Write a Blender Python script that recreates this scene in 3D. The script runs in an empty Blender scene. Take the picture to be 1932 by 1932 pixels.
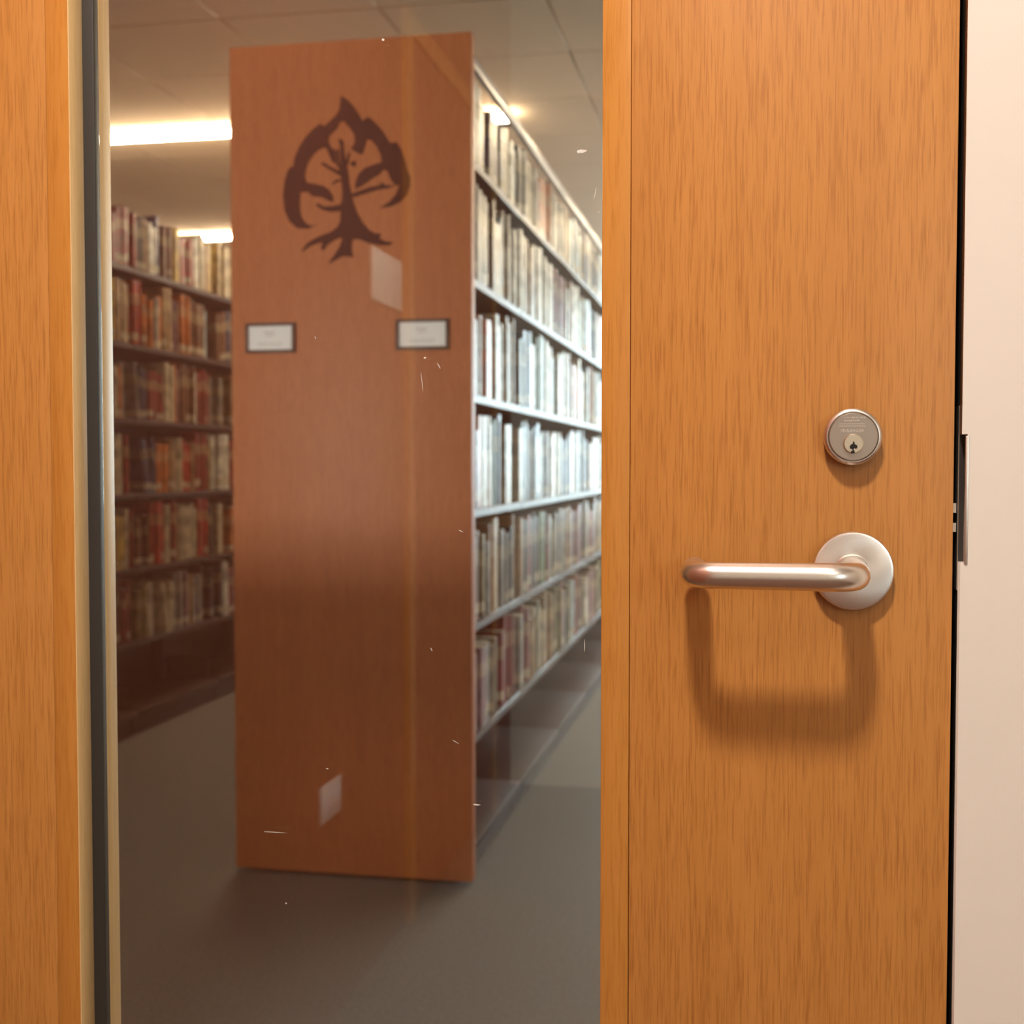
import bpy, bmesh, math, random
from mathutils import Vector, Matrix

scene = bpy.context.scene
COL = scene.collection
R = math.radians
rng = random.Random(11)

# ------------------------------------------------------------------ camera
EYE = Vector((0.0, -0.875, 1.09))
cam_data = bpy.data.cameras.new('camera')
cam_data.sensor_fit = 'HORIZONTAL'
cam_data.sensor_width = 14.9
cam_data.lens = 18.01
cam_data.clip_start = 0.02
cam_data.dof.use_dof = True
cam_data.dof.focus_distance = 0.86
cam_data.dof.aperture_fstop = 4.0
cam = bpy.data.objects.new('camera', cam_data)
COL.objects.link(cam)
cam.location = EYE
cam.rotation_euler = (R(90 - 2.18), 0, R(10.91))
scene.camera = cam
scene.cycles.max_bounces = 6
scene.cycles.diffuse_bounces = 3
scene.cycles.glossy_bounces = 3
scene.cycles.transparent_max_bounces = 8
scene.cycles.caustics_reflective = False
scene.cycles.caustics_refractive = False
scene.cycles.sample_clamp_indirect = 8.0
scene.cycles.adaptive_threshold = 0.04

# ------------------------------------------------------------------ look
vs = scene.view_settings
vs.view_transform = 'Standard'
vs.look = 'None'
vs.gamma = 1.0
vs.use_curve_mapping = False
vs.exposure = 0.0

# ------------------------------------------------------------------ sky outside the library's far window
world = bpy.data.worlds.new('daylight')
scene.world = world
world.use_nodes = True
bg = world.node_tree.nodes['Background']
bg.inputs['Color'].default_value = (0.74, 0.93, 1.0, 1)
bg.inputs['Strength'].default_value = 14.0


def area(name, loc, rot, sx, sy, power, col, shape='RECTANGLE', spread=180, portal=False):
    d = bpy.data.lights.new(name, 'AREA')
    d.shape = shape
    d.size = sx
    d.size_y = sy
    d.energy = power
    d.color = col
    d.spread = R(spread)
    if portal:
        d.cycles.is_portal = True
    o = bpy.data.objects.new(name, d)
    COL.objects.link(o)
    o.location = loc
    o.rotation_euler = rot
    return o


# the round downlight above the door, then an added fill light behind the camera, out of view
area('downlight_lamp', (-0.13, -0.94, 2.655), (0, 0, 0), 0.20, 0.20, 43, (1.0, 0.875, 0.765), 'DISK')
area('hall_fill_light', (0.75, -2.1, 2.64), (0, 0, 0), 0.55, 1.1, 12, (1.0, 0.875, 0.755))
# sky through an added hall window, to brighten the sign and outlet
area('added_hall_window_portal', (1.91, -2.4, 1.55), (0, R(90), 0), 0.76, 0.76, 1, (1, 1, 1), portal=True)
# daylight: the library's far window; then an added lamp for the end panel
area('library_window_portal', (2.6, 10.22, 1.65), (R(-90), 0, 0), 5.9, 1.85, 1, (1, 1, 1), portal=True)
area('added_end_panel_light', (-3.3, -4.47, 1.25), (R(90), 0, 0), 1.6, 0.5, 92, (1.0, 0.94, 0.80), spread=120)

# ================================================================== helpers
W = {}


def link(o, parent=None, loc=None):
    COL.objects.link(o)
    if loc is not None:
        o.location = loc
    W[o.name] = Vector(o.location)
    if parent is not None:
        o.parent = parent
        o.matrix_parent_inverse = Matrix.Translation(-W[parent.name])
    return o


def tag(o, label=None, cat=None, group=None, kind=None):
    if label:
        o['label'] = label
    if cat:
        o['category'] = cat
    if group:
        o['group'] = group
    if kind:
        o['kind'] = kind
    return o


def empty(name, loc):
    o = bpy.data.objects.new(name, None)
    o.empty_display_size = 0.05
    return link(o, None, loc)


def from_bm(name, bm, mats, parent=None, loc=(0, 0, 0), smooth=None):
    me = bpy.data.meshes.new(name)
    bm.normal_update()
    bm.to_mesh(me)
    bm.free()
    if not isinstance(mats, (list, tuple)):
        mats = [mats]
    for m in mats:
        me.materials.append(m)
    if smooth is not None:
        for p in me.polygons:
            p.use_smooth = True
        me.set_sharp_from_angle(angle=R(smooth))
    return link(bpy.data.objects.new(name, me), parent, loc)


def bm_box(bm, x0, x1, y0, y1, z0, z1, mi=0):
    v = [bm.verts.new(p) for p in ((x0, y0, z0), (x1, y0, z0), (x1, y1, z0), (x0, y1, z0),
                                   (x0, y0, z1), (x1, y0, z1), (x1, y1, z1), (x0, y1, z1))]
    for f in ((0, 3, 2, 1), (4, 5, 6, 7), (0, 1, 5, 4), (1, 2, 6, 5), (2, 3, 7, 6), (3, 0, 4, 7)):
        bm.faces.new([v[i] for i in f]).material_index = mi


def box(name, x0, x1, y0, y1, z0, z1, mat, parent=None, bevel=0.0, seg=2):
    c = Vector(((x0 + x1) / 2, (y0 + y1) / 2, (z0 + z1) / 2))
    bm = bmesh.new()
    bm_box(bm, x0 - c.x, x1 - c.x, y0 - c.y, y1 - c.y, z0 - c.z, z1 - c.z)
    if bevel:
        bmesh.ops.bevel(bm, geom=bm.edges[:], offset=bevel, segments=seg, affect='EDGES', profile=0.5)
    return from_bm(name, bm, mat, parent, c, 40 if bevel else None)


def boxes(name, lst, mat, parent=None):
    bm = bmesh.new()
    c = Vector(((lst[0][0] + lst[0][1]) / 2, (lst[0][2] + lst[0][3]) / 2, lst[0][4]))
    for b in lst:
        bm_box(bm, b[0] - c.x, b[1] - c.x, b[2] - c.y, b[3] - c.y, b[4] - c.z, b[5] - c.z)
    return from_bm(name, bm, mat, parent, c)


def copy_obj(o, loc, parent=None):
    c = o.copy()
    return link(c, parent, loc)


def lathe_y(name, prof, mat, parent, loc, seg=64, smooth=35):
    """prof: (radius, y) list, revolved about the Y axis (pointing out of the door)."""
    bm = bmesh.new()
    rings = []
    for r, y in prof:
        if r < 1e-6:
            rings.append([bm.verts.new((0, y, 0))])
        else:
            rings.append([bm.verts.new((r * math.cos(2 * math.pi * i / seg), y, r * math.sin(2 * math.pi * i / seg))) for i in range(seg)])
    for a, b in zip(rings, rings[1:]):
        for i in range(seg):
            j = (i + 1) % seg
            if len(a) == 1 and len(b) == 1:
                continue
            if len(a) == 1:
                bm.faces.new((a[0], b[i], b[j]))
            elif len(b) == 1:
                bm.faces.new((a[i], a[j], b[0]))
            else:
                bm.faces.new((a[i], a[j], b[j], b[i]))
    bmesh.ops.recalc_face_normals(bm, faces=bm.faces[:])
    return from_bm(name, bm, mat, parent, loc, smooth)


def tube(name, pts, radii, mat, parent, loc, seg=24, up=Vector((0, 0, 1))):
    """sweep in the XY plane"""
    bm = bmesh.new()
    rings = []
    n = len(pts)
    for i, p in enumerate(pts):
        p = Vector(p)
        t = (Vector(pts[min(i + 1, n - 1)]) - Vector(pts[max(i - 1, 0)])).normalized()
        s = t.cross(up).normalized()
        rings.append([bm.verts.new(p + (s * math.cos(2 * math.pi * k / seg) + up * math.sin(2 * math.pi * k / seg)) * radii[i]) for k in range(seg)])
    for a, b in zip(rings, rings[1:]):
        for k in range(seg):
            j = (k + 1) % seg
            bm.faces.new((a[k], a[j], b[j], b[k]))
    bm.faces.new(rings[0][::-1])
    bm.faces.new(rings[-1])
    bmesh.ops.recalc_face_normals(bm, faces=bm.faces[:])
    return from_bm(name, bm, mat, parent, loc, 50)


def prism_y(name, polys, y0, y1, mat, parent, loc=(0, 0, 0)):
    """flat outlines given in (x, z), extruded from y0 to y1 (y0 nearer the camera)"""
    cu = bpy.data.curves.new(name, 'CURVE')
    cu.dimensions = '2D'
    cu.fill_mode = 'BOTH'
    cu.extrude = (y1 - y0) / 2
    for poly in polys:
        s = cu.splines.new('POLY')
        s.points.add(len(poly) - 1)
        for pt, (x, z) in zip(s.points, poly):
            pt.co = (x, z, 0, 1)
        s.use_cyclic_u = True
    tmp = bpy.data.objects.new(name, cu)
    me = bpy.data.meshes.new_from_object(tmp)
    bpy.data.objects.remove(tmp)
    bpy.data.curves.remove(cu)
    ym = (y0 + y1) / 2
    me.transform(Matrix(((1, 0, 0, 0), (0, 0, -1, ym), (0, 1, 0, 0), (0, 0, 0, 1))))
    me.name = name
    me.materials.clear()
    me.materials.append(mat)
    return link(bpy.data.objects.new(name, me), parent, loc)


# ================================================================== materials
def nodes_of(name):
    m = bpy.data.materials.new(name)
    m.use_nodes = True
    nt = m.node_tree
    return m, nt, nt.nodes['Principled BSDF']


def mat_plain(name, col, rough=0.5, metal=0.0, spec=0.5, noise=0.0, nscale=40, bump=0.0):
    m, nt, b = nodes_of(name)
    b.inputs['Base Color'].default_value = (*col, 1)
    b.inputs['Roughness'].default_value = rough
    b.inputs['Metallic'].default_value = metal
    b.inputs['Specular IOR Level'].default_value = spec
    if noise or bump:
        g = nt.nodes.new('ShaderNodeNewGeometry')
        n = nt.nodes.new('ShaderNodeTexNoise')
        n.inputs['Scale'].default_value = nscale
        n.inputs['Detail'].default_value = 5
        nt.links.new(g.outputs['Position'], n.inputs['Vector'])
        if noise:
            mr = nt.nodes.new('ShaderNodeMapRange')
            mr.inputs['To Min'].default_value = 1 - noise
            mr.inputs['To Max'].default_value = 1 + noise
            nt.links.new(n.outputs['Fac'], mr.inputs['Value'])
            vm = nt.nodes.new('ShaderNodeVectorMath')
            vm.operation = 'SCALE'
            vm.inputs[0].default_value = col
            nt.links.new(mr.outputs['Result'], vm.inputs['Scale'])
            nt.links.new(vm.outputs['Vector'], b.inputs['Base Color'])
        if bump:
            bp = nt.nodes.new('ShaderNodeBump')
            bp.inputs['Strength'].default_value = bump
            bp.inputs['Distance'].default_value = 0.002
            nt.links.new(n.outputs['Fac'], bp.inputs['Height'])
            nt.links.new(bp.outputs['Normal'], b.inputs['Normal'])
    return m


def mat_wood(name, base, dark, light, rough=0.4, fine=1.0, spec=0.4, seed=0.0):
    m, nt, b = nodes_of(name)
    L = nt.links.new
    g = nt.nodes.new('ShaderNodeNewGeometry')

    def stretched(sx, sz, detail, w):
        mp = nt.nodes.new('ShaderNodeMapping')
        mp.inputs['Scale'].default_value = (sx, sx, sz)
        mp.inputs['Location'].default_value = (w + seed, w * 2 + seed, w * 3)
        L(g.outputs['Position'], mp.inputs['Vector'])
        n = nt.nodes.new('ShaderNodeTexNoise')
        n.inputs['Scale'].default_value = 1.0
        n.inputs['Detail'].default_value = detail
        n.inputs['Roughness'].default_value = 0.6
        L(mp.outputs['Vector'], n.inputs['Vector'])
        return n

    broad = stretched(26, 1.1, 3, 3.1)
    mid = stretched(170, 6.5, 3, 7.7)
    pore = stretched(760 * fine, 30, 2, 13.3)
    # broad tone
    mx = nt.nodes.new('ShaderNodeMix')
    mx.data_type = 'RGBA'
    mx.inputs['A'].default_value = (*base, 1)
    mx.inputs['B'].default_value = (*light, 1)
    add = nt.nodes.new('ShaderNodeMath')
    add.operation = 'MULTIPLY_ADD'
    add.inputs[1].default_value = 0.5
    L(mid.outputs['Fac'], add.inputs[0])
    half = nt.nodes.new('ShaderNodeMath')
    half.operation = 'MULTIPLY'
    half.inputs[1].default_value = 0.5
    L(broad.outputs['Fac'], half.inputs[0])
    L(half.outputs[0], add.inputs[2])
    r1 = nt.nodes.new('ShaderNodeMapRange')
    r1.inputs['From Min'].default_value = 0.35
    r1.inputs['From Max'].default_value = 0.65
    L(add.outputs[0], r1.inputs['Value'])
    L(r1.outputs['Result'], mx.inputs['Factor'])
    # pores
    r2 = nt.nodes.new('ShaderNodeMapRange')
    r2.inputs['From Min'].default_value = 0.47
    r2.inputs['From Max'].default_value = 0.72
    r2.inputs['To Max'].default_value = 0.70
    L(pore.outputs['Fac'], r2.inputs['Value'])
    mx2 = nt.nodes.new('ShaderNodeMix')
    mx2.data_type = 'RGBA'
    L(mx.outputs['Result'], mx2.inputs['A'])
    mx2.inputs['B'].default_value = (*dark, 1)
    L(r2.outputs['Result'], mx2.inputs['Factor'])
    L(mx2.outputs['Result'], b.inputs['Base Color'])
    b.inputs['Roughness'].default_value = rough
    b.inputs['Specular IOR Level'].default_value = spec
    bp = nt.nodes.new('ShaderNodeBump')
    bp.inputs['Strength'].default_value = 0.12
    bp.inputs['Distance'].default_value = 0.0004
    bp.invert = True
    L(pore.outputs['Fac'], bp.inputs['Height'])
    L(bp.outputs['Normal'], b.inputs['Normal'])
    return m


def mat_glass(name, fac):
    m = bpy.data.materials.new(name)
    m.use_nodes = True
    nt = m.node_tree
    nt.nodes.clear()
    out = nt.nodes.new('ShaderNodeOutputMaterial')
    tr = nt.nodes.new('ShaderNodeBsdfTransparent')
    tr.inputs['Color'].default_value = (0.985, 0.99, 0.985, 1)
    gl = nt.nodes.new('ShaderNodeBsdfGlossy')
    gl.inputs['Roughness'].default_value = 0.0
    mx = nt.nodes.new('ShaderNodeMixShader')
    lw = nt.nodes.new('ShaderNodeLayerWeight')
    lw.inputs['Blend'].default_value = 0.25
    mr = nt.nodes.new('ShaderNodeMapRange')
    mr.inputs['To Min'].default_value = fac
    mr.inputs['To Max'].default_value = 0.6
    pw = nt.nodes.new('ShaderNodeMath')
    pw.operation = 'POWER'
    pw.inputs[1].default_value = 3
    nt.links.new(lw.outputs['Facing'], pw.inputs[0])
    nt.links.new(pw.outputs[0], mr.inputs['Value'])
    nt.links.new(mr.outputs['Result'], mx.inputs[0])
    nt.links.new(tr.outputs[0], mx.inputs[1])
    nt.links.new(gl.outputs[0], mx.inputs[2])
    nt.links.new(mx.outputs[0], out.inputs['Surface'])
    return m


def mat_emit(name, col, s):
    m, nt, b = nodes_of(name)
    b.inputs['Base Color'].default_value = (0.8, 0.8, 0.8, 1)
    b.inputs['Emission Color'].default_value = (*col, 1)
    b.inputs['Emission Strength'].default_value = s
    return m


def mat_brushed(name, col, rough, radial=False):
    m, nt, b = nodes_of(name)
    b.inputs['Base Color'].default_value = (*col, 1)
    b.inputs['Metallic'].default_value = 1.0
    b.inputs['Roughness'].default_value = rough
    tc = nt.nodes.new('ShaderNodeTexCoord')
    n = nt.nodes.new('ShaderNodeTexNoise')
    n.inputs['Scale'].default_value = 900
    n.inputs['Detail'].default_value = 2
    nt.links.new(tc.outputs['Object'], n.inputs['Vector'])
    bp = nt.nodes.new('ShaderNodeBump')
    bp.inputs['Strength'].default_value = 0.05
    bp.inputs['Distance'].default_value = 0.0002
    nt.links.new(n.outputs['Fac'], bp.inputs['Height'])
    nt.links.new(bp.outputs['Normal'], b.inputs['Normal'])
    if radial:
        b.inputs['Anisotropic'].default_value = 0.6
        tn = nt.nodes.new('ShaderNodeTangent')
        tn.direction_type = 'RADIAL'
        tn.axis = 'Y'
        nt.links.new(tn.outputs['Tangent'], b.inputs['Tangent'])
    return m


M = {}
M['oak'] = mat_wood('oak_veneer', (0.525, 0.220, 0.048), (0.35, 0.128, 0.024), (0.585, 0.252, 0.060), 0.42)
M['oak_lip'] = mat_wood('oak_lipping', (0.56, 0.232, 0.045), (0.46, 0.178, 0.030), (0.61, 0.262, 0.056), 0.24, fine=0.7, seed=5)
M['oak_stop'] = mat_wood('oak_glazing_stop', (0.78, 0.50, 0.22), (0.70, 0.43, 0.17), (0.82, 0.54, 0.25), 0.40, fine=0.7, seed=9)
M['panel'] = mat_wood('range_end_panel', (0.46, 0.145, 0.052), (0.36, 0.105, 0.036), (0.51, 0.17, 0.062), 0.5, fine=0.6, seed=2)
M['wall_wood'] = mat_wood('wood_panelling', (0.28, 0.078, 0.030), (0.22, 0.058, 0.022), (0.32, 0.092, 0.036), 0.5, fine=0.5, seed=3)
M['white_paint'] = mat_plain('cream_enamel', (0.80, 0.735, 0.655), 0.35, noise=0.02, nscale=30)
M['wall_paint'] = mat_plain('cream_wall', (0.74, 0.70, 0.62), 0.75, noise=0.02, nscale=12)
M['lib_wall'] = mat_plain('library_wall', (0.42, 0.36, 0.28), 0.8, noise=0.03, nscale=10)
M['tile'] = mat_plain('ceiling_tile', (0.82, 0.64, 0.48), 0.95, noise=0.05, nscale=60, spec=0.2)
M['ceil_back'] = mat_plain('ceiling_grid', (0.82, 0.64, 0.48), 0.9)
M['carpet'] = mat_plain('carpet', (0.160, 0.153, 0.145), 0.62, noise=0.40, nscale=110, spec=0.25)
M['hall_floor'] = mat_plain('hall_carpet', (0.16, 0.085, 0.055), 0.9, noise=0.3, nscale=120)
M['gasket'] = mat_plain('black_gasket_and_gap_shade', (0.035, 0.03, 0.026), 0.5)  # real gasket, and the gap's shadow coloured onto frame returns and stops
M['gap'] = mat_plain('black_bore', (0.008, 0.007, 0.006), 0.8)
M['steel'] = mat_brushed('satin_steel', (0.78, 0.72, 0.66), 0.30)
M['steel_r'] = mat_brushed('turned_steel', (0.84, 0.80, 0.76), 0.36, True)
M['brass_plug'] = mat_plain('nickel_plug', (0.78, 0.72, 0.60), 0.28, 1.0)
M['lock_face'] = mat_plain('satin_nickel', (0.50, 0.44, 0.385), 0.36, 1.0)
M['mark'] = mat_plain('engraving', (0.78, 0.72, 0.66), 0.4, 1.0)
M['shelf'] = mat_plain('brown_shelf_enamel', (0.050, 0.028, 0.027), 0.42, spec=0.42)
M['shelf_light'] = mat_plain('grey_shelf_enamel', (0.42, 0.385, 0.39), 0.35, spec=0.5)
M['emblem'] = mat_plain('dark_brown_vinyl', (0.050, 0.016, 0.019), 0.9, spec=0.15)
M['frame_dark'] = mat_plain('dark_holder', (0.055, 0.028, 0.022), 0.45)
M['card'] = mat_plain('white_card', (0.90, 0.91, 0.95), 0.6)
M['print'] = mat_plain('grey_print', (0.50, 0.49, 0.50), 0.7)
M['plastic'] = mat_plain('white_plastic', (0.86, 0.85, 0.83), 0.35)
M['sign'] = mat_plain('pale_sign', (0.84, 0.86, 0.76), 0.35)
M['glass'] = mat_glass('door_glass', 0.10)
M['window_glass'] = mat_glass('window_glass', 0.03)
M['tube'] = mat_emit('lamp_lens', (1.0, 0.80, 0.52), 84.0)
M['tube_side'] = mat_plain('lamp_body', (0.7, 0.68, 0.62), 0.5)
M['speck'] = mat_plain('dust', (0.8, 0.78, 0.72), 0.8)

# ================================================================== structure: the two rooms
H = 2.74
# --- floors
tag(box('floor', -6.2, 5.9, 0.05, 10.5, -0.08, 0.0, M['carpet']), kind='structure')
tag(box('floor_hall', -4.3, 1.9, -4.6, 0.05, -0.08, 0.0, M['hall_floor']), kind='structure')
# --- ceilings
ceil = tag(box('ceiling', -6.2, 5.9, 0.05, 10.5, H + 0.02, H + 0.10, M['ceil_back']), kind='structure')
tag(box('ceiling_hall', -4.3, 1.9, -4.6, 0.05, 2.67, 2.75, M['wall_paint']), kind='structure')
tile0 = None
for i in range(11):
    for j in range(15):
        x0 = -5.6 + i * 0.61
        y0 = 1.05 + j * 0.61
        if tile0 is None:
            tile0 = box('ceiling_tile', x0, x0 + 0.606, y0, y0 + 0.606, H, H + 0.02, M['tile'], ceil, 0.004, 1)
        else:
            copy_obj(tile0, (x0 + 0.303, y0 + 0.303, H + 0.01), ceil)
# --- door wall (hall side face at y = 0.012)
wx = M['wall_paint']
tag(boxes('wall_front', [
    (0.19, 5.9, 0.012, 0.11, 0, 2.74),
    (-0.80, 0.19, 0.012, 0.11, 2.20, 2.74),
    (-1.0, -0.80, 0.012, 0.11, 0, 2.74),
    (-3.4, -1.0, 0.012, 0.11, 0, 0.95),
    (-3.4, -1.0, 0.012, 0.11, 2.0, 2.74),
    (-6.2, -3.4, 0.012, 0.11, 0, 2.74)], wx), kind='structure')
# added window in the same wall, unseen, passing lamp light to the end panel
w2 = tag(empty('added_window_2', (-2.2, 0.06, 0.95)), kind='structure')
for a in ((-3.4, -1.0, 0.95, 0.98), (-3.4, -1.0, 1.97, 2.0), (-3.4, -3.37, 0.98, 1.97), (-1.03, -1.0, 0.98, 1.97)):
    box('window_frame', a[0], a[1], 0.005, 0.115, a[2], a[3], M['oak_lip'], w2)
box('pane', -3.37, -1.03, 0.05, 0.056, 0.98, 1.97, M['window_glass'], w2)
# hall walls
tag(boxes('wall_left', [(-0.90, -0.80, -4.6, 0.012, 0, 2.67)], M['wall_wood']), kind='structure')
tag(box('wall_back', -0.80, 1.9, -3.3, -3.2, 0, 2.67, wx), kind='structure')
tag(boxes('wall_right', [(1.8, 1.9, -3.2, 0.012, 0, 1.17), (1.8, 1.9, -3.2, 0.012, 1.93, 2.67),
                         (1.8, 1.9, -3.2, -2.78, 1.17, 1.93), (1.8, 1.9, -2.02, 0.012, 1.17, 1.93)], wx), kind='structure')
w3 = tag(empty('added_window_3', (1.85, -2.4, 1.17)), kind='structure')  # added window, unseen, letting cool light onto the sign and outlet
for a in ((-2.78, -2.02, 1.17, 1.19), (-2.78, -2.02, 1.91, 1.93), (-2.78, -2.76, 1.19, 1.91), (-2.04, -2.02, 1.19, 1.91)):
    box('window_frame', 1.795, 1.905, a[0], a[1], a[2], a[3], M['white_paint'], w3)
box('pane', 1.85, 1.856, -2.76, -2.04, 1.19, 1.91, M['window_glass'], w3)
# made-up office, unseen, housing the added lamp that lights the end panel
tag(box('wall_added_office_left', -4.3, -4.2, -4.6, 0.012, 0, 2.67, wx), kind='structure')
tag(boxes('wall_added_office_back', [(-4.2, -0.90, -4.6, -4.5, 0, 0.95), (-4.2, -0.90, -4.6, -4.5, 1.55, 2.67),
                               (-4.2, -4.15, -4.6, -4.5, 0.95, 1.55), (-2.45, -0.90, -4.6, -4.5, 0.95, 1.55)], wx), kind='structure')
w4 = tag(empty('added_window_4', (-3.3, -4.55, 0.95)), kind='structure')  # added window behind the made-up office's lamp
for a in ((-4.15, -2.45, 0.95, 0.97), (-4.15, -2.45, 1.53, 1.55), (-4.15, -4.13, 0.97, 1.53), (-2.47, -2.45, 0.97, 1.53)):
    box('window_frame', a[0], a[1], -4.605, -4.495, a[2], a[3], M['white_paint'], w4)
box('pane', -4.13, -2.47, -4.56, -4.554, 0.97, 1.53, M['window_glass'], w4)
# library walls, the far one with its big window
lw = M['lib_wall']
tag(box('wall_library_left', -6.2, -6.1, 0.11, 10.4, 0, 2.76, lw), kind='structure')
tag(box('wall_library_right', 5.8, 5.9, 0.11, 10.4, 0, 2.76, lw), kind='structure')
tag(boxes('wall_far', [(-6.2, 5.9, 10.2, 10.3, 0, 0.7), (-6.2, 5.9, 10.2, 10.3, 2.6, 2.76),
                       (-6.2, -0.4, 10.2, 10.3, 0.7, 2.6), (5.6, 5.9, 10.2, 10.3, 0.7, 2.6)], lw), kind='structure')
w1 = tag(empty('window_1', (2.6, 10.2, 0.7)), kind='structure')
box('window_sill', -0.4, 5.6, 10.12, 10.31, 0.68, 0.72, M['shelf_light'], w1)
for k in range(5):
    x = -0.4 + k * 1.5
    box('mullion', max(x - 0.03, -0.4), min(x + 0.03, 5.6), 10.2, 10.28, 0.72, 2.6, M['shelf_light'], w1)
for k in range(4):
    x = -0.4 + k * 1.5
    box('pane', x + 0.03, x + 1.47, 10.235, 10.241, 0.72, 2.6, M['window_glass'], w1)

# ================================================================== the door
door = tag(empty('door_1', (-0.30, 0.022, 0.0)), kind='structure',
           label='oak veneered door with tall glass panel')
ZB, ZT = 0.012, 2.14
GB, GT = 0.26, 1.98
st = box('stile', -0.0836, 0.1343, 0.0, 0.045, ZB, ZT, M['oak'], door, 0.0006)
st2 = box('stile', -0.740, -0.5325, 0.0, 0.045, ZB, ZT, M['oak'], door, 0.0006)
box('rail', -0.5325, -0.0836, 0.0, 0.045, ZB, GB - 0.019, M['oak'], door, 0.0006)
box('rail', -0.5325, -0.0836, 0.0, 0.045, GT + 0.019, ZT, M['oak'], door, 0.0006)
box('lipping', -0.1040, -0.0840, 0.0, 0.0445, GB, GT, M['oak_lip'], door, 0.0005)
# left lipping: front rebate 20 mm deep, then the glazing channel, then the rear bead
box('lipping', -0.5323, -0.5140, 0.0, 0.020, GB, GT, M['oak_lip'], door, 0.0004)
box('glazing_bead', -0.5140, -0.5130, 0.0003, 0.020, GB, GT, M['oak_stop'], door, 0.0003)
box('glazing_bead', -0.5323, -0.5035, 0.0285, 0.045, GB, GT, M['oak_stop'], door, 0.0010)
box('lipping', -0.5323, -0.0840, 0.0, 0.0445, GB - 0.019, GB, M['oak_lip'], door, 0.0005)
box('lipping', -0.5323, -0.0840, 0.0, 0.0445, GT, GT + 0.019, M['oak_lip'], door, 0.0005)
gz = box('gasket', -0.5323, -0.5036, 0.0202, 0.0283, GB, GT, M['gasket'], door, 0.0012)
pane = box('glass_pane', -0.5036, -0.1040, 0.0215, 0.0275, GB, GT, M['glass'], door)
# small specks and scratches on the glass
bm = bmesh.new()
for (x, z, w, h, a) in ((-0.1213, 1.3164, 0.00725, 0.00269, 0.1), (-0.2411, 1.1520, 0.00040, 0.01535, 0.1), (-0.2281, 1.1636, 0.00060, 0.00537, 0.5), (-0.2387, 1.1697, 0.00201, 0.00115, 0.4), (-0.2113, 1.0407, 0.00403, 0.00058, -0.4), (-0.1994, 0.8357, 0.00564, 0.00115, 0.0), (-0.2343, 0.9516, 0.00060, 0.00307, 0.4), (-0.3591, 0.8058, 0.01853, 0.00046, 0.0), (-0.1116, 1.2857, 0.00060, 0.00921, -0.2), (-0.3167, 0.8575, 0.00201, 0.00077, 0.0), (-0.3509, 0.7507, 0.00121, 0.00115, 0.0), (-0.1185, 0.9577, 0.00048, 0.00998, 0.0), (-0.2701, 1.4053, 0.00201, 0.00192, 0.0), (-0.2156, 0.8823, 0.00564, 0.00046, -0.5), (-0.3244, 1.1863, 0.00060, 0.00230, 0.3), (-0.1089, 1.2723, 0.00121, 0.00115, 0.0)):
    ca, sa = math.cos(a), math.sin(a)
    vv = [bm.verts.new((x + ca * px * w - sa * pz * h, 0.0213, z + sa * px * w + ca * pz * h)) for px, pz in
          ((-0.5, -0.3), (0.1, -0.5), (0.5, -0.1), (0.45, 0.1), (-0.1, 0.5), (-0.5, 0.35))]
    bm.faces.new(vv)
sp = from_bm('dust_specks', bm, M['speck'], pane)
sp['kind'] = 'stuff'

# --- lever handle
lz, lx = 1.0178, 0.0690
lev = lathe_y('lever_handle', [(0, 0), (0.0269, 0), (0.0269, -0.0062), (0.0262, -0.0076), (0.0246, -0.0082), (0.0118, -0.0082), (0, -0.0082)],
              M['steel_r'], door, (lx, 0, lz), 96)
lev['label'] = 'satin steel lever handle with round rose'
lathe_y('collar', [(0.0118, -0.0080), (0.0118, -0.0125), (0.0110, -0.0138), (0, -0.0138)], M['steel'], lev, (lx - 0.0012, 0, lz), 64)
pts, rad = [], []
YL = -0.0575
rb = 0.0195
nx = -0.0012
for k in range(5):
    pts.append((nx, -0.012 - k * (abs(YL) - rb - 0.012) / 4, 0))
    rad.append(0.0098)
for k in range(1, 11):
    a = math.pi / 2 * k / 10
    pts.append((nx - rb + rb * math.cos(a), YL + rb - rb * math.sin(a), 0))
    rad.append(0.0098 - 0.0006 * k / 10)
xe = -0.0375 - lx
rb2 = 0.015
for k in range(1, 13):
    f = k / 12
    pts.append((nx - rb + (xe + rb2 - nx + rb) * f, YL, 0))
    rad.append(0.0092 - 0.0004 * f)
for k in range(1, 11):
    a = math.pi / 2 * k / 10
    pts.append((xe + rb2 - rb2 * math.sin(a), YL + rb2 - rb2 * math.cos(a), 0))
    rad.append(0.0088)
for k in range(1, 5):
    pts.append((xe, YL + rb2 + (-0.013 - YL - rb2) * k / 4, 0))
    rad.append(0.0088)
pts.append((xe, -0.0117, 0)); rad.append(0.0082)
pts.append((xe, -0.0110, 0)); rad.append(0.0070)
tube('lever', pts, rad, M['steel'], lev, (lx, 0, lz), 40)

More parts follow.
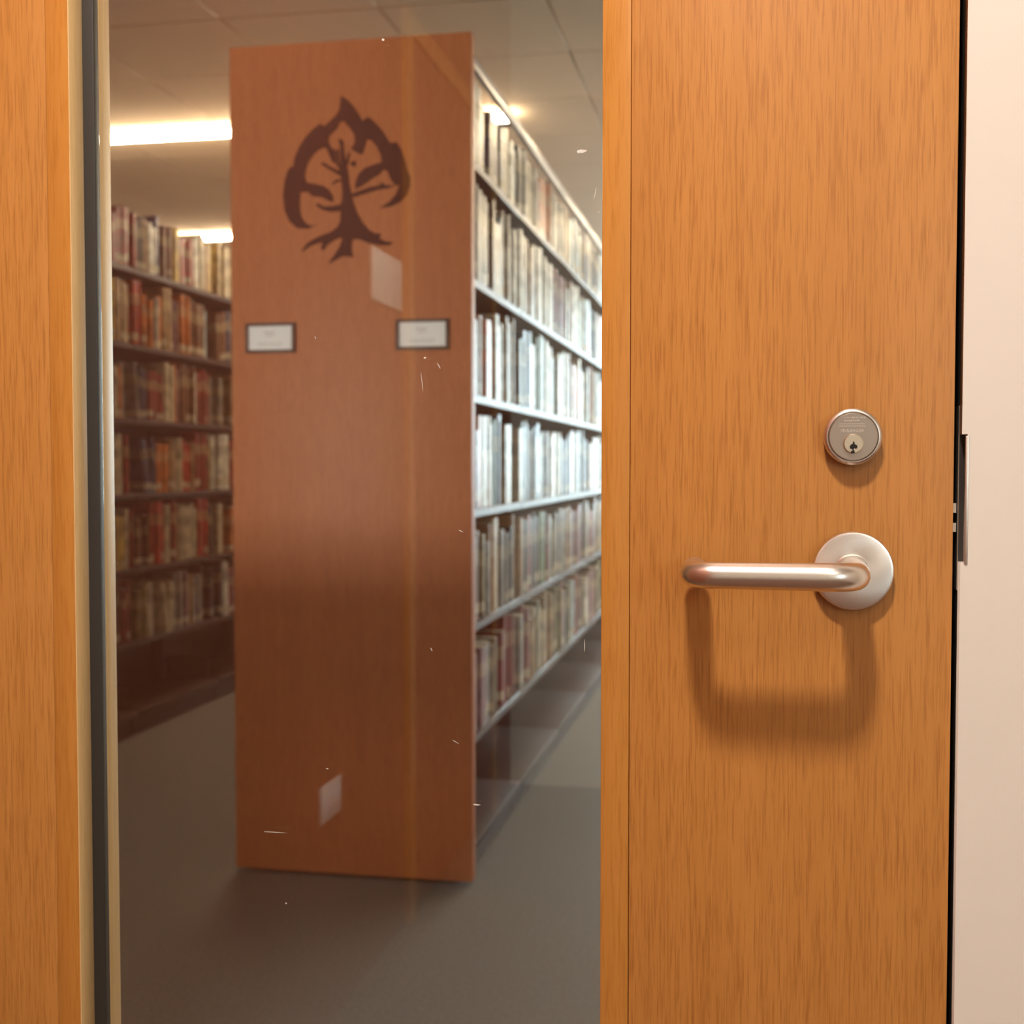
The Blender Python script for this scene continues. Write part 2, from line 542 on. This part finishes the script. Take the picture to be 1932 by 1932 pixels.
# --- lock cylinder
cx, cz = 0.0678, 1.1090
cyl = lathe_y('lock_cylinder', [(0.0192, 0), (0.0192, -0.0074), (0.0188, -0.0082), (0.0174, -0.0090), (0.0170, -0.0091), (0.0166, -0.0090),
                                (0.0163, -0.0084), (0.0163, -0.0072), (0, -0.0072)], M['steel'], door, (cx, 0, cz), 96)
cyl['label'] = 'round keyed lock cylinder above the lever'
face = lathe_y('lock_face', [(0.0160, -0.0072), (0.0160, -0.0112), (0.0156, -0.0116), (0, -0.0116)], M['lock_face'], cyl, (cx, 0, cz), 96)
pz = cz - 0.0048
lathe_y('plug', [(0.0066, -0.0116), (0.0066, -0.0134), (0.0060, -0.0140), (0, -0.0140)], M['brass_plug'], cyl, (cx, 0, pz), 64)
s = 0.0066 / 165.0
key = [(865, 915), (885, 950), (880, 965), (920, 985), (928, 1020), (905, 1050), (880, 1035), (862, 1050), (880, 1085), (888, 1120), (822, 1125),
       (818, 1090), (850, 1070), (835, 1050), (805, 1040), (802, 1000), (825, 970), (850, 960), (852, 935)]
prism_y('keyway', [[((u - 865) * s, -(v - 960) * s) for u, v in key]], -0.01412, -0.0136, M['gap'], cyl, (cx, 0, pz))
t = 0.0385 / 885.0
eng = []
rr = random.Random(4)
for (v, u0, u1, hh) in ((552, 715, 1015, 10), (600, 720, 935, 16), (748, 670, 1020, 14), (770, 680, 1010, 8)):
    u = u0
    while u < u1:
        w = rr.uniform(10, 34)
        eng.append((u, u + w, v - hh * rr.uniform(.4, 1), v + hh * rr.uniform(.4, 1)))
        u += w + rr.uniform(6, 16)
eng += [(650, 1035, 648, 656), (640, 1045, 680, 690)]
bm = bmesh.new()
for a, b, c, d in eng:
    bm_box(bm, (a - 866) * t, (b - 866) * t, -0.01172, -0.0114, -(d - 850) * t, -(c - 850) * t)
from_bm('engraving', bm, M['mark'], cyl, (cx, 0, cz))

# --- latch and bolt seen in the gap at the door's edge
for z0, z1 in ((1.0445, 1.0505), (1.0575, 1.0640)):
    box('latch_bolt', 0.1343, 0.1374, 0.008, 0.022, z0, z1, M['steel'], door)
box('latch_front', 0.1343, 0.1350, 0.006, 0.040, 0.985, 1.175, M['lock_face'], door)

# ================================================================== frame
fr = tag(empty('trim_1', (0.16, 0.02, 0)), kind='structure', label='cream painted metal door frame')
XG = 0.1386
prof = [(XG, 0.0), (0.200, 0.0), (0.200, 2.2), (XG, 2.2), (XG, 1.1105), (XG + 0.0036, 1.1105), (XG + 0.0036, 1.0245), (XG, 1.0245)]
prism_y('jamb', [prof], -0.004, 0.006, M['white_paint'], fr)
box('jamb_return', 0.1386, 0.19, 0.006, 0.047, 0, 2.2, M['gasket'], fr)  # cream frame coloured black here to stand for the gap's shadow
box('door_stop', 0.128, 0.19, 0.0475, 0.11, 0, 2.2, M['gasket'], fr)  # black in place of the shade behind the gap
box('strike_lip', XG + 0.0022, XG + 0.0046, -0.0052, -0.0030, 1.0235, 1.1095, M['mark'], fr, 0.0008)
box('strike_plate', XG - 0.0006, XG, 0.0062, 0.042, 1.005, 1.13, M['lock_face'], fr)
box('jamb', -0.7995, -0.745, -0.004, 0.012, 0, 2.2, M['white_paint'], fr)
box('door_stop', -0.7995, -0.735, 0.0475, 0.11, 0, 2.2, M['gasket'], fr)  # shade put into the colour, matching the right stop
box('head', -0.7995, 0.200, -0.004, 0.012, 2.145, 2.2, M['white_paint'], fr)

# ================================================================== hall: things seen in the glass
sg = tag(empty('room_sign', (-0.80, -1.743, 1.444)), 'pale sign on wood wall, seen mirrored in the glass below the tree', 'sign')
box('sign_plate', -0.80, -0.794, -1.855, -1.632, 1.444, 1.557, M['sign'], sg, 0.001)
box('white_line', -0.794, -0.7935, -1.84, -1.70, 1.498, 1.506, M['plastic'], sg)  # thin white bar across the plate
ol = tag(empty('wall_outlet', (-0.80, -1.35, 0.405)), 'white outlet plate on wood wall, mirrored low in the glass', 'outlet')
box('cover_plate', -0.80, -0.7945, -1.406, -1.292, 0.405, 0.475, M['plastic'], ol, 0.0015)
for yy in (-1.378, -1.320):
    box('socket', -0.7945, -0.7935, yy - 0.017, yy + 0.017, 0.425, 0.455, M['card'], ol, 0.0004)
d2 = tag(empty('door_2', (-0.80, -2.4, 0)), kind='structure')
box('door_frame', -0.80, -0.785, -1.93, -1.88, 0, 2.15, M['oak_lip'], d2)
box('door_frame', -0.80, -0.785, -2.90, -2.85, 0, 2.15, M['oak_lip'], d2)
box('door_frame', -0.80, -0.785, -2.85, -1.93, 2.10, 2.15, M['oak_lip'], d2)
box('door_leaf', -0.80, -0.792, -2.85, -1.93, 0.01, 2.10, M['wall_wood'], d2)
dl = tag(empty('downlight', (-0.13, -0.94, 2.67)), 'round recessed downlight above the door in the hall', 'light')
o = lathe_y('trim_ring', [(0.108, 0.0), (0.125, 0.0), (0.125, -0.006), (0.108, -0.004), (0.108, 0.0)], M['plastic'], dl, (-0.13, -0.94, 2.67))
o.rotation_euler = (R(90), 0, 0)
tf = tag(empty('added_fill_panel', (0.75, -2.1, 2.67)), 'added unseen fill light panel on the hall ceiling behind the viewer', 'light')  # surround for the added fill light, out of view
for a in ((0.46, 0.475, -2.66, -1.54), (1.025, 1.04, -2.66, -1.54), (0.475, 1.025, -2.66, -2.65), (0.475, 1.025, -1.55, -1.54)):
    box('frame', a[0], a[1], a[2], a[3], 2.655, 2.67, M['plastic'], tf)

# ================================================================== library lamps
def lamp(x0, x1, y, label):
    t = tag(empty('linear_ceiling_lamp', ((x0 + x1) / 2, y, H)), label, 'ceiling light', 'linear lamps on the library ceiling')
    box('housing', x0, x1, y - 0.018, y + 0.018, H - 0.012, H, M['tube_side'], t)
    box('lens', x0 + 0.004, x1 - 0.004, y - 0.025, y + 0.025, H - 0.044, H - 0.012, M['tube'], t, 0.008)


lamp(-4.9, -1.11, 4.87, 'long glowing lamp crossing the ceiling above the left books, nearer one')
lamp(-5.9, -1.62, 7.47, 'long glowing ceiling lamp just above the left bookcase, farther one')
lamp(-0.30, 3.4, 4.87, 'long ceiling lamp over the right aisle hidden behind the door stile, nearer')
lamp(-0.30, 3.4, 7.47, 'long ceiling lamp over the right aisle hidden behind the door stile, farther')

# ================================================================== bookcases
SH = [1.872, 1.571, 1.273, 0.975, 0.677, 0.383]      # shelf top heights
ST = 0.022                                            # shelf edge thickness
POSTS = [2.250, 2.916, 3.698, 4.480, 5.262, 6.044, 6.826, 7.608, 8.390, 9.172]  # last bays added out of view to block the far window's reflection


def case(name, label, xa, xb, canopy, sides):
    """double sided steel range between xa (left) and xb (right)"""
    t = tag(empty(name, ((xa + xb) / 2, 2.208, 0)), label, 'bookcase')
    xm = (xa + xb) / 2
    ep = box('end_panel', xa - 0.003, xb + 0.003, 2.208, 2.248, 0.012, 2.181, M['panel'], t, 0.0015)
    box('end_sheet', xa + 0.01, xb - 0.004, 2.2481, 2.2494, 0.02, 2.12, M['shelf'], t)
    cache = {}
    for i in range(len(POSTS)):
        y = POSTS[i]
        box('upright', xm - 0.03, xm + 0.03, y + 0.001, y + 0.030, 0, 2.13, M['shelf'], t)
    for i in range(len(POSTS) - 1):
        y0, y1 = POSTS[i] + 0.003, POSTS[i + 1] - 0.003
        for side in sides:
            x0, x1 = (xm + 0.035, xb) if side > 0 else (xa, xm - 0.035)
            for z in SH:
                k = (side, round(y1 - y0, 3))
                c = ((x0 + x1) / 2, (y0 + y1) / 2, z - ST / 2)
                if k not in cache:
                    s_ = box('shelf', x0, x1, y0, y1, z - ST, z, M['shelf'], t, 0.0015, 1)
                    cache[k] = s_
                else:
                    s_ = copy_obj(cache[k], c, t)
            z = 0.10
            box('base_shelf', x0, x1, y0, y1, 0.078, 0.10, M['shelf'], t, 0.002)
            # sloping shelf brackets under the bottom shelf
            for yy in ((y0 + 0.001, y1 - 0.004) if not canopy else ()):
                box('bracket', x0 + 0.01, x1 - 0.06, yy, yy + 0.003, 0.10, 0.20, M['shelf'], t)
        box('kick_plate', xa + 0.05, xb - 0.03, y0, y1, 0.0, 0.078, M['shelf'], t)
        if canopy:
            # open top: a rail along either edge, tied across at every post
            box('top_rail', xb - 0.014, xb, y0 - 0.003, y1 + 0.003, 2.108, 2.140, M['shelf_light'], t, 0.001)
            box('top_rail', xa, xa + 0.014, y0 - 0.003, y1 + 0.003, 2.108, 2.140, M['shelf_light'], t, 0.001)
            box('cross_tie', xa + 0.014, xb - 0.014, y1 - 0.012, y1 + 0.003, 2.131, 2.139, M['shelf_light'], t)
    return t, ep


XR0, XR1 = -1.345, -0.702
XL0, XL1 = -3.040, -2.413
rcase, rpanel = case('bookcase', 'double-sided brown bookcase with a wooden end panel bearing a tree', XR0, XR1, True, (1, -1))
lcase, lpanel = case('bookcase', 'dark brown bookcase on the far left without a top rail', XL0, XL1, False, (1,))
box('back_sheet', (XL0 + XL1) / 2 - 0.034, (XL0 + XL1) / 2 - 0.031, 2.25, 9.17, 0.08, 2.12, M['shelf'], lcase)
box('rear_sheet', XL0, XL0 + 0.02, 2.25, 9.17, 0.0, 2.1, M['shelf'], lcase)

# ------------------------------------------------------------------ tree emblem on the end panel
def EM(u, v):
    fu, fv = u / 1690.0, v / 1932.0
    x = (1 - fu) * ((1 - fv) * -1.2783 + fv * -1.2829) + fu * ((1 - fv) * -0.7801 + fv * -0.7813)
    z = (1 - fv) * ((1 - fu) * 2.1218 + fu * 2.0920) + fv * ((1 - fu) * 1.5725 + fu * 1.5585)
    return (x + 1.03, z - 1.84)


crown = [(575, 1420), (500, 1455), (400, 1450), (330, 1390), (285, 1290), (270, 1150), (285, 1020), (310, 930), (340, 890), (365, 890), (375, 810),
         (420, 710), (480, 620), (545, 550), (610, 500), (650, 520), (690, 490), (760, 420), (790, 370), (797, 300), (805, 245), (870, 290), (930, 360),
         (975, 430), (995, 475), (1050, 435), (1100, 475), (1160, 540), (1210, 610), (1245, 675), (1305, 665), (1350, 740), (1385, 850), (1400, 920),
         (1425, 980), (1425, 1060), (1400, 1140), (1340, 1210), (1260, 1250), (1150, 1268), (1240, 1210), (1300, 1140), (1330, 1060), (1290, 1058),
         (1250, 1000), (1225, 930), (1190, 915), (1150, 960), (1080, 1000), (1000, 1060), (930, 1095), (935, 1030), (960, 960), (1020, 900), (1100, 870),
         (1170, 850), (1165, 790), (1130, 710), (1080, 650), (1038, 640), (1022, 700), (1000, 775), (960, 770), (895, 728), (930, 670), (925, 600),
         (885, 540), (825, 472), (790, 490), (760, 550), (700, 600), (688, 650), (705, 705), (750, 740), (760, 870), (720, 840), (690, 770), (670, 722),
         (640, 715), (590, 740), (540, 790), (500, 850), (475, 920), (470, 980), (490, 1035), (560, 1045), (640, 1065), (690, 1100), (725, 1150),
         (735, 1212), (690, 1200), (620, 1165), (540, 1160), (500, 1120), (430, 1120), (425, 1200), (425, 1280), (440, 1350), (480, 1405), (530, 1428)]
trunk = [(780, 640), (800, 635), (825, 660), (830, 740), (850, 850), (870, 960), (880, 1050), (900, 1150), (920, 1230), (950, 1310), (1000, 1400),
         (1060, 1470), (1120, 1500), (1165, 1498), (1152, 1540), (1200, 1570), (1275, 1580), (1240, 1605), (1150, 1605), (1050, 1585), (970, 1550),
         (910, 1550), (900, 1600), (900, 1660), (915, 1715), (830, 1705), (770, 1730), (715, 1765), (690, 1770), (740, 1700), (790, 1620), (815, 1550),
         (800, 1535), (740, 1560), (680, 1600), (640, 1655), (620, 1640), (635, 1580), (570, 1595), (510, 1620), (450, 1665), (440, 1660), (490, 1590),
         (560, 1545), (640, 1510), (720, 1480), (770, 1440), (795, 1390), (800, 1295), (700, 1302), (630, 1282), (570, 1240), (590, 1222), (650, 1252),
         (720, 1248), (800, 1233), (815, 1190), (815, 1100), (805, 1000), (800, 980), (740, 940), (680, 905), (620, 865), (640, 848), (700, 885),
         (780, 925), (795, 880), (800, 800), (795, 700)]
branch = [(890, 1140), (980, 1105), (1060, 1078), (1150, 1058), (1180, 1030), (1205, 1058), (1290, 1058), (1230, 1085), (1130, 1102), (1040, 1130), (915, 1170)]
twigs = [[(848, 845), (870, 760), (885, 762), (862, 880)], [(885, 850), (940, 835), (935, 890), (900, 880)],
         [(805, 1010), (770, 1000), (715, 1050), (735, 1050), (780, 1022), (808, 1030)], [(760, 740), (782, 730), (790, 900), (770, 890)]]
em = prism_y('tree_emblem', [[EM(*p) for p in crown]], 2.2050, 2.2079, M['emblem'], rpanel, (-1.03, 0, 1.84))
em['label'] = 'dark brown cut-out tree emblem'
# join trunk, branch and twigs into the emblem's mesh
bm = bmesh.new()
bm.from_mesh(em.data)
for k, pl in enumerate([trunk, branch] + twigs):
    o = prism_y('piece', [[EM(*p) for p in pl]], 2.2049 - 0.0001 * k, 2.2079, M['emblem'], None)
    bm.from_mesh(o.data)
    me = o.data
    bpy.data.objects.remove(o)
    bpy.data.meshes.remove(me)
bm.to_mesh(em.data)
bm.free()

# ------------------------------------------------------------------ range label holders
def holder(x0, x1, z0, z1, label, rot):
    t = tag(empty('label_holder', ((x0 + x1) / 2, 2.208, z0)), label, 'sign', 'label holders on the end panel')
    b = 0.0085
    y0, y1 = 2.198, 2.2079
    for a in ((x0, x1, z0, z0 + b), (x0, x1, z1 - b, z1), (x0, x0 + b, z0 + b, z1 - b), (x1 - b, x1, z0 + b, z1 - b)):
        box('frame', a[0], a[1], y0, y1, a[2], a[3], M['frame_dark'], t, 0.001)
    c = box('card', x0 + b, x1 - b, 2.203, 2.2075, z0 + b, z1 - b, M['card'], t)
    xm = (x0 + x1) / 2
    zm = (z0 + z1) / 2
    bm = bmesh.new()
    for (w, dz, h) in ((0.034, 0.014, 0.004), (0.026, 0.006, 0.003), (0.074, -0.014, 0.002), (0.066, -0.019, 0.002)):
        n = int(w / 0.006)
        for k in range(n):
            bm_box(bm, xm - w / 2 + k * 0.006, xm - w / 2 + k * 0.006 + 0.0042, 2.2027, 2.203, zm + dz - h / 2, zm + dz + h / 2)
    from_bm('printing', bm, M['print'], c)
    return t


holder(-1.3064, -1.1695, 1.3830, 1.4615, 'dark framed white label card near the left edge of the end panel', 0)
holder(-0.8967, -0.7565, 1.3842, 1.4630, 'dark framed white label card near the right edge of the end panel', 0)

# ================================================================== books
PAL = {
    'dark red': (0.22, 0.020, 0.018), 'red': (0.42, 0.040, 0.025), 'orange': (0.55, 0.16, 0.035), 'brown': (0.14, 0.060, 0.030),
    'tan': (0.36, 0.23, 0.13), 'cream': (0.62, 0.54, 0.40), 'white': (0.80, 0.79, 0.74), 'black': (0.025, 0.02, 0.022),
    'grey': (0.26, 0.25, 0.24), 'navy': (0.045, 0.06, 0.14), 'pale blue': (0.42, 0.56, 0.66), 'green': (0.13, 0.20, 0.09),
    'olive': (0.22, 0.19, 0.09), 'mauve': (0.26, 0.14, 0.17), 'yellow': (0.62, 0.45, 0.13), 'teal': (0.10, 0.26, 0.28),
}
LABELLED = {'dark red', 'brown', 'navy', 'green', 'red', 'olive', 'tan', 'mauve', 'orange', 'grey', 'black', 'teal'}


def mat_book(name, col):
    """cloth or jacket with a paper call-number label low on the spine and a title band (both flat print)"""
    m, nt, b = nodes_of('book_' + name.replace(' ', '_'))
    L = nt.links.new
    uv = nt.nodes.new('ShaderNodeUVMap')
    uv.uv_map = 'UVMap'
    sep = nt.nodes.new('ShaderNodeSeparateXYZ')
    L(uv.outputs['UV'], sep.inputs['Vector'])

    def band(lo, hi, src):
        a = nt.nodes.new('ShaderNodeMath'); a.operation = 'GREATER_THAN'; a.inputs[1].default_value = lo
        c = nt.nodes.new('ShaderNodeMath'); c.operation = 'LESS_THAN'; c.inputs[1].default_value = hi
        d = nt.nodes.new('ShaderNodeMath'); d.operation = 'MULTIPLY'
        L(src, a.inputs[0]); L(src, c.inputs[0]); L(a.outputs[0], d.inputs[0]); L(c.outputs[0], d.inputs[1])
        return d.outputs[0]

    # each book has its own label height; some have none
    off = nt.nodes.new('ShaderNodeMath'); off.operation = 'MULTIPLY_ADD'
    off.inputs[1].default_value = -0.10
    L(sep.outputs['X'], off.inputs[0]); L(sep.outputs['Y'], off.inputs[2])
    has = nt.nodes.new('ShaderNodeMath'); has.operation = 'LESS_THAN'; has.inputs[1].default_value = 0.62
    L(sep.outputs['X'], has.inputs[0])
    lab0 = band(0.03, 0.15, off.outputs[0])
    labm = nt.nodes.new('ShaderNodeMath'); labm.operation = 'MULTIPLY'
    L(lab0, labm.inputs[0]); L(has.outputs[0], labm.inputs[1])
    lab = labm.outputs[0]
    ttl = band(0.62, 0.80, sep.outputs['Y'])
    geo = nt.nodes.new('ShaderNodeNewGeometry')
    noi = nt.nodes.new('ShaderNodeTexNoise')
    noi.inputs['Scale'].default_value = 22
    noi.inputs['Detail'].default_value = 1
    L(geo.outputs['Position'], noi.inputs['Vector'])
    vm = nt.nodes.new('ShaderNodeMapRange')
    vm.inputs['From Min'].default_value = 0.3
    vm.inputs['From Max'].default_value = 0.7
    vm.inputs['To Min'].default_value = 0.65
    vm.inputs['To Max'].default_value = 1.3
    L(noi.outputs['Fac'], vm.inputs['Value'])
    sc = nt.nodes.new('ShaderNodeVectorMath'); sc.operation = 'SCALE'
    sc.inputs[0].default_value = col
    L(vm.outputs['Result'], sc.inputs['Scale'])
    m1 = nt.nodes.new('ShaderNodeMix'); m1.data_type = 'RGBA'
    f1 = nt.nodes.new('ShaderNodeMath'); f1.operation = 'MULTIPLY'; f1.inputs[1].default_value = 0.35
    L(ttl, f1.inputs[0]); L(f1.outputs[0], m1.inputs['Factor'])
    L(sc.outputs['Vector'], m1.inputs['A'])
    lum = sum(col) / 3
    m1.inputs['B'].default_value = (0.6, 0.5, 0.3, 1) if lum < 0.3 else (0.12, 0.10, 0.09, 1)
    m2 = nt.nodes.new('ShaderNodeMix'); m2.data_type = 'RGBA'
    f2 = nt.nodes.new('ShaderNodeMath'); f2.operation = 'MULTIPLY'; f2.inputs[1].default_value = 0.75
    L(lab, f2.inputs[0]); L(f2.outputs[0], m2.inputs['Factor'])
    L(m1.outputs['Result'], m2.inputs['A'])
    m2.inputs['B'].default_value = (0.66, 0.58, 0.44, 1)
    L(m2.outputs['Result'], b.inputs['Base Color'])
    b.inputs['Roughness'].default_value = 0.30
    b.inputs['Specular IOR Level'].default_value = 0.5
    return m


BM = {k: mat_book(k, c) for k, c in PAL.items()}
BK = list(PAL)
PAGES = mat_plain('book_pages', (0.62, 0.56, 0.44), 0.9)


def book_geo(bm, x_sp, y0, th, z0, h, dp, lean, mi, pi, uvl):
    ru = (y0 * 7919.3 + z0 * 131.7 + th * 30011.0 + h * 977.0 + dp * 5003.0) % 1.0
    """spine faces +X at x_sp; cover wraps a page block; lean = slope dy/dz"""
    c = 0.002
    hs = min(0.006, th * 0.18)
    prof = [(-dp, 0), (-hs, 0), (-hs * 0.35, th * 0.16), (0, th * 0.5), (-hs * 0.35, th * 0.84), (-hs, th), (-dp, th)]
    inner = [(-dp + 0.004, th - c), (-hs - c, th - c), (-hs - c, c), (-dp + 0.004, c)]
    lo, hi = [], []
    for px, py in prof:
        lo.append(bm.verts.new((x_sp + px, y0 + py, z0)))
        hi.append(bm.verts.new((x_sp + px, y0 + py + lean * h, z0 + h)))
    n = len(prof)
    fs = []
    for i in range(n - 1):
        f = bm.faces.new((lo[i], lo[i + 1], hi[i + 1], hi[i]))
        f.material_index = mi
        for lp in f.loops:
            lp[uvl].uv = (ru, 0.0 if lp.vert in (lo[i], lo[i + 1]) else 1.0)
    f = bm.faces.new((lo[n - 1], lo[0], hi[0], hi[n - 1])); f.material_index = pi
    f = bm.faces.new(lo[::-1]); f.material_index = pi
    # top: page block a little lower than the cover
    f = bm.faces.new(hi); f.material_index = pi
    r = bmesh.ops.inset_region(bm, faces=[f], thickness=min(c, th * 0.12), depth=-0.003)
    for q in r['faces']:
        q.material_index = mi


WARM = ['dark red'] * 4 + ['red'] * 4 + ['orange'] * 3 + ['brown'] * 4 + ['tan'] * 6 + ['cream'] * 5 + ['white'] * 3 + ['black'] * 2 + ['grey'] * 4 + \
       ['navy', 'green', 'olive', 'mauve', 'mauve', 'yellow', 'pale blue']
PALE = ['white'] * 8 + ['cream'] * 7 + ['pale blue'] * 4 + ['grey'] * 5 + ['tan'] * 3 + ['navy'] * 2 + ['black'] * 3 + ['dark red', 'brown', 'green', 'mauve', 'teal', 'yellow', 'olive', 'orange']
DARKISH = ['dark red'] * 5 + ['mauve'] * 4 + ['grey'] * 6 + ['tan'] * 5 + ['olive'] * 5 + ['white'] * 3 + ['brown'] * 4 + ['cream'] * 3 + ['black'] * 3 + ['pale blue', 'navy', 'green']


def fill_row(x_edge, ya, yb, zs, hmax, palf, tmin, tmax, r, gaps=()):
    """returns a list of book dicts standing between ya and yb"""
    out = []
    y = ya
    pending = None
    run_c, run_h, left = None, None, 0
    while y < yb - 0.06:
        for g0, g1 in gaps:
            if g0 <= y < g1:
                y = g1
                pending = 'lean'
        if left <= 0:
            left = r.choice((1, 1, 2, 3, 4))
            run_c = r.choice(palf(y))
            run_h = r.uniform(0.78, 1.0)
        left -= 1
        th = r.uniform(tmin, tmax) * r.choice((0.7, 1, 1, 1.25))
        h = hmax * min(0.99, run_h + r.uniform(-0.05, 0.05))
        lean = 0.0
        if pending == 'lean':
            lean = -r.uniform(0.10, 0.2)
            y += -lean * h
            y += 0.002
            pending = None
            out.append(dict(x=x_edge - 0.004 - r.uniform(0, 0.012), y=y, th=th, z=zs, h=h * 0.97, dp=r.uniform(0.15, 0.20), lean=lean, c=run_c))
            y += th + 0.003
            continue
        for p in POSTS:
            if y < p + 0.034 and y + th > p - 0.004:
                y = p + 0.034
        if y + th > yb:
            break
        out.append(dict(x=x_edge - 0.004 - r.uniform(0, 0.014), y=y, th=th, z=zs, h=h, dp=r.uniform(0.15, 0.20), lean=0.0, c=run_c))
        y += th + r.choice((0.0006, 0.0006, 0.001, 0.003))
        if r.random() < 0.035:
            y += r.uniform(0.03, 0.07)
    return out


sy, cy = math.sin(R(10.91)), math.cos(R(10.91))


def px(x, y):
    """photo column of a point, used only to decide which books are in view"""
    dx, dy = x - EYE.x, y - EYE.y
    return 966 + 2335 * (dx * cy + dy * sy) / (dy * cy - dx * sy)


rowsL, rowsR = [], []
rb_ = random.Random(77)
TOPS = [2.115] + [z - ST for z in SH[:-1]]
for k, z in enumerate(SH):
    hm = TOPS[k] - z - 0.012
    gaps = {1: (), 2: ((3.62, 3.72),), 3: ((3.66, 3.76),), 4: ((3.72, 3.80),), 5: ((3.86, 3.92),)}.get(k, ())
    rowsL.append(fill_row(XL1, 2.29, 9.15, z, hm if k else 0.25, lambda y: WARM, 0.022, 0.044, rb_, gaps))
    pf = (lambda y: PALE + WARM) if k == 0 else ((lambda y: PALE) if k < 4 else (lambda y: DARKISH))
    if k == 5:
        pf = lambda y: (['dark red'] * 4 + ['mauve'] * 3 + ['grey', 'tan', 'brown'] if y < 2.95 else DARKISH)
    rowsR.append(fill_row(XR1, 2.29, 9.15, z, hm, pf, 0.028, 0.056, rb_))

cand = []
for side, rows, xe in (('L', rowsL, XL1), ('R', rowsR, XR1)):
    for k, row in enumerate(rows):
        for b in row:
            a0, a1 = px(xe, b['y']), px(xe, b['y'] + b['th'])
            b['side'], b['row'] = side, k
            lo, hi = (197, 441) if side == 'L' else (889, 1137)
            w = min(a1, hi) - max(a0, lo)
            d = (b['y'] - EYE.y)
            b['score'] = max(w, 0) * b['h'] / d
            b['vis'] = w > 1.0
            cand.append(b)
vis = sorted([b for b in cand if b['vis']], key=lambda b: -b['score'])
single = set(id(b) for b in vis[:300])


def ordinal(n):
    sfx = 'th' if 10 <= n % 100 <= 20 else {1: 'st', 2: 'nd', 3: 'rd'}.get(n % 10, 'th')
    return '%d%s' % (n, sfx)


ROWN = ['top shelf', 'second shelf down', 'third shelf down', 'fourth shelf down', 'fifth shelf down', 'sixth shelf down']
stuffL, stuffR = bmesh.new(), bmesh.new()
uvS = {'L': stuffL.loops.layers.uv.new('UVMap'), 'R': stuffR.loops.layers.uv.new('UVMap')}
for side, rows in (('L', rowsL), ('R', rowsR)):
    for k, row in enumerate(rows):
        n = 0
        for b in row:
            if b['vis']:
                n += 1
            if id(b) in single:
                bm = bmesh.new()
                uvl = bm.loops.layers.uv.new('UVMap')
                book_geo(bm, 0, 0, b['th'], 0, b['h'], b['dp'], b['lean'], 0, 1, uvl)
                bmesh.ops.recalc_face_normals(bm, faces=bm.faces[:])
                o = from_bm('book', bm, [BM[b['c']], PAGES], None, (b['x'], b['y'], b['z']))
                size = 'thin ' if b['th'] < 0.027 else ('thick ' if b['th'] > 0.048 else '')
                if b['lean']:
                    size = 'leaning ' + size
                if side == 'L':
                    lab = '%s%s book, %s from the left on the far left bookcase, %s' % (size, b['c'], ordinal(n), ROWN[k])
                    tag(o, lab, 'book', 'books on the far left bookcase')
                else:
                    lab = '%s%s book, %s from the wooden end panel, %s' % (size, b['c'], ordinal(n), ROWN[k])
                    tag(o, lab, 'book', 'books on the bookcase behind the end panel')
            else:
                book_geo(stuffL if side == 'L' else stuffR, b['x'], b['y'], b['th'], b['z'], b['h'], b['dp'], b['lean'], BK.index(b['c']), len(BK), uvS[side])
# books on the other face of the tree bookcase
rb2_ = random.Random(5)
for k, z in enumerate(SH):
    for b in fill_row(XR0 + 0.22, 2.29, 9.15, z, TOPS[k] - z - 0.012, lambda y: WARM, 0.03, 0.06, rb2_):
        book_geo(stuffR, b['x'], b['y'], b['th'], b['z'], b['h'], b['dp'], b['lean'], BK.index(b['c']), len(BK), uvS['R'])
for b in fill_row(XR0 + 0.20, 4.05, 5.06, 0.10, 0.25, lambda y: ['black', 'dark red', 'brown', 'black'], 0.035, 0.06, rb2_):
    book_geo(stuffR, b['x'], b['y'], b['th'], b['z'], b['h'], b['dp'], 0.0, BK.index(b['c']), len(BK), uvS['R'])
book_geo(stuffR, XR0 + 0.20, 5.08, 0.03, 0.10, 0.20, 0.16, 0.0, BK.index('pale blue'), len(BK), uvS['R'])
allm = [BM[k] for k in BK] + [PAGES]
for bm, nm, lab in ((stuffL, 'book_rows', 'remaining farther books filling the far left bookcase'),
                    (stuffR, 'book_rows', 'remaining farther books filling the bookcase behind the end panel')):
    bmesh.ops.recalc_face_normals(bm, faces=bm.faces[:])
    o = from_bm(nm, bm, allm, None)
    tag(o, lab, 'books', kind='stuff')
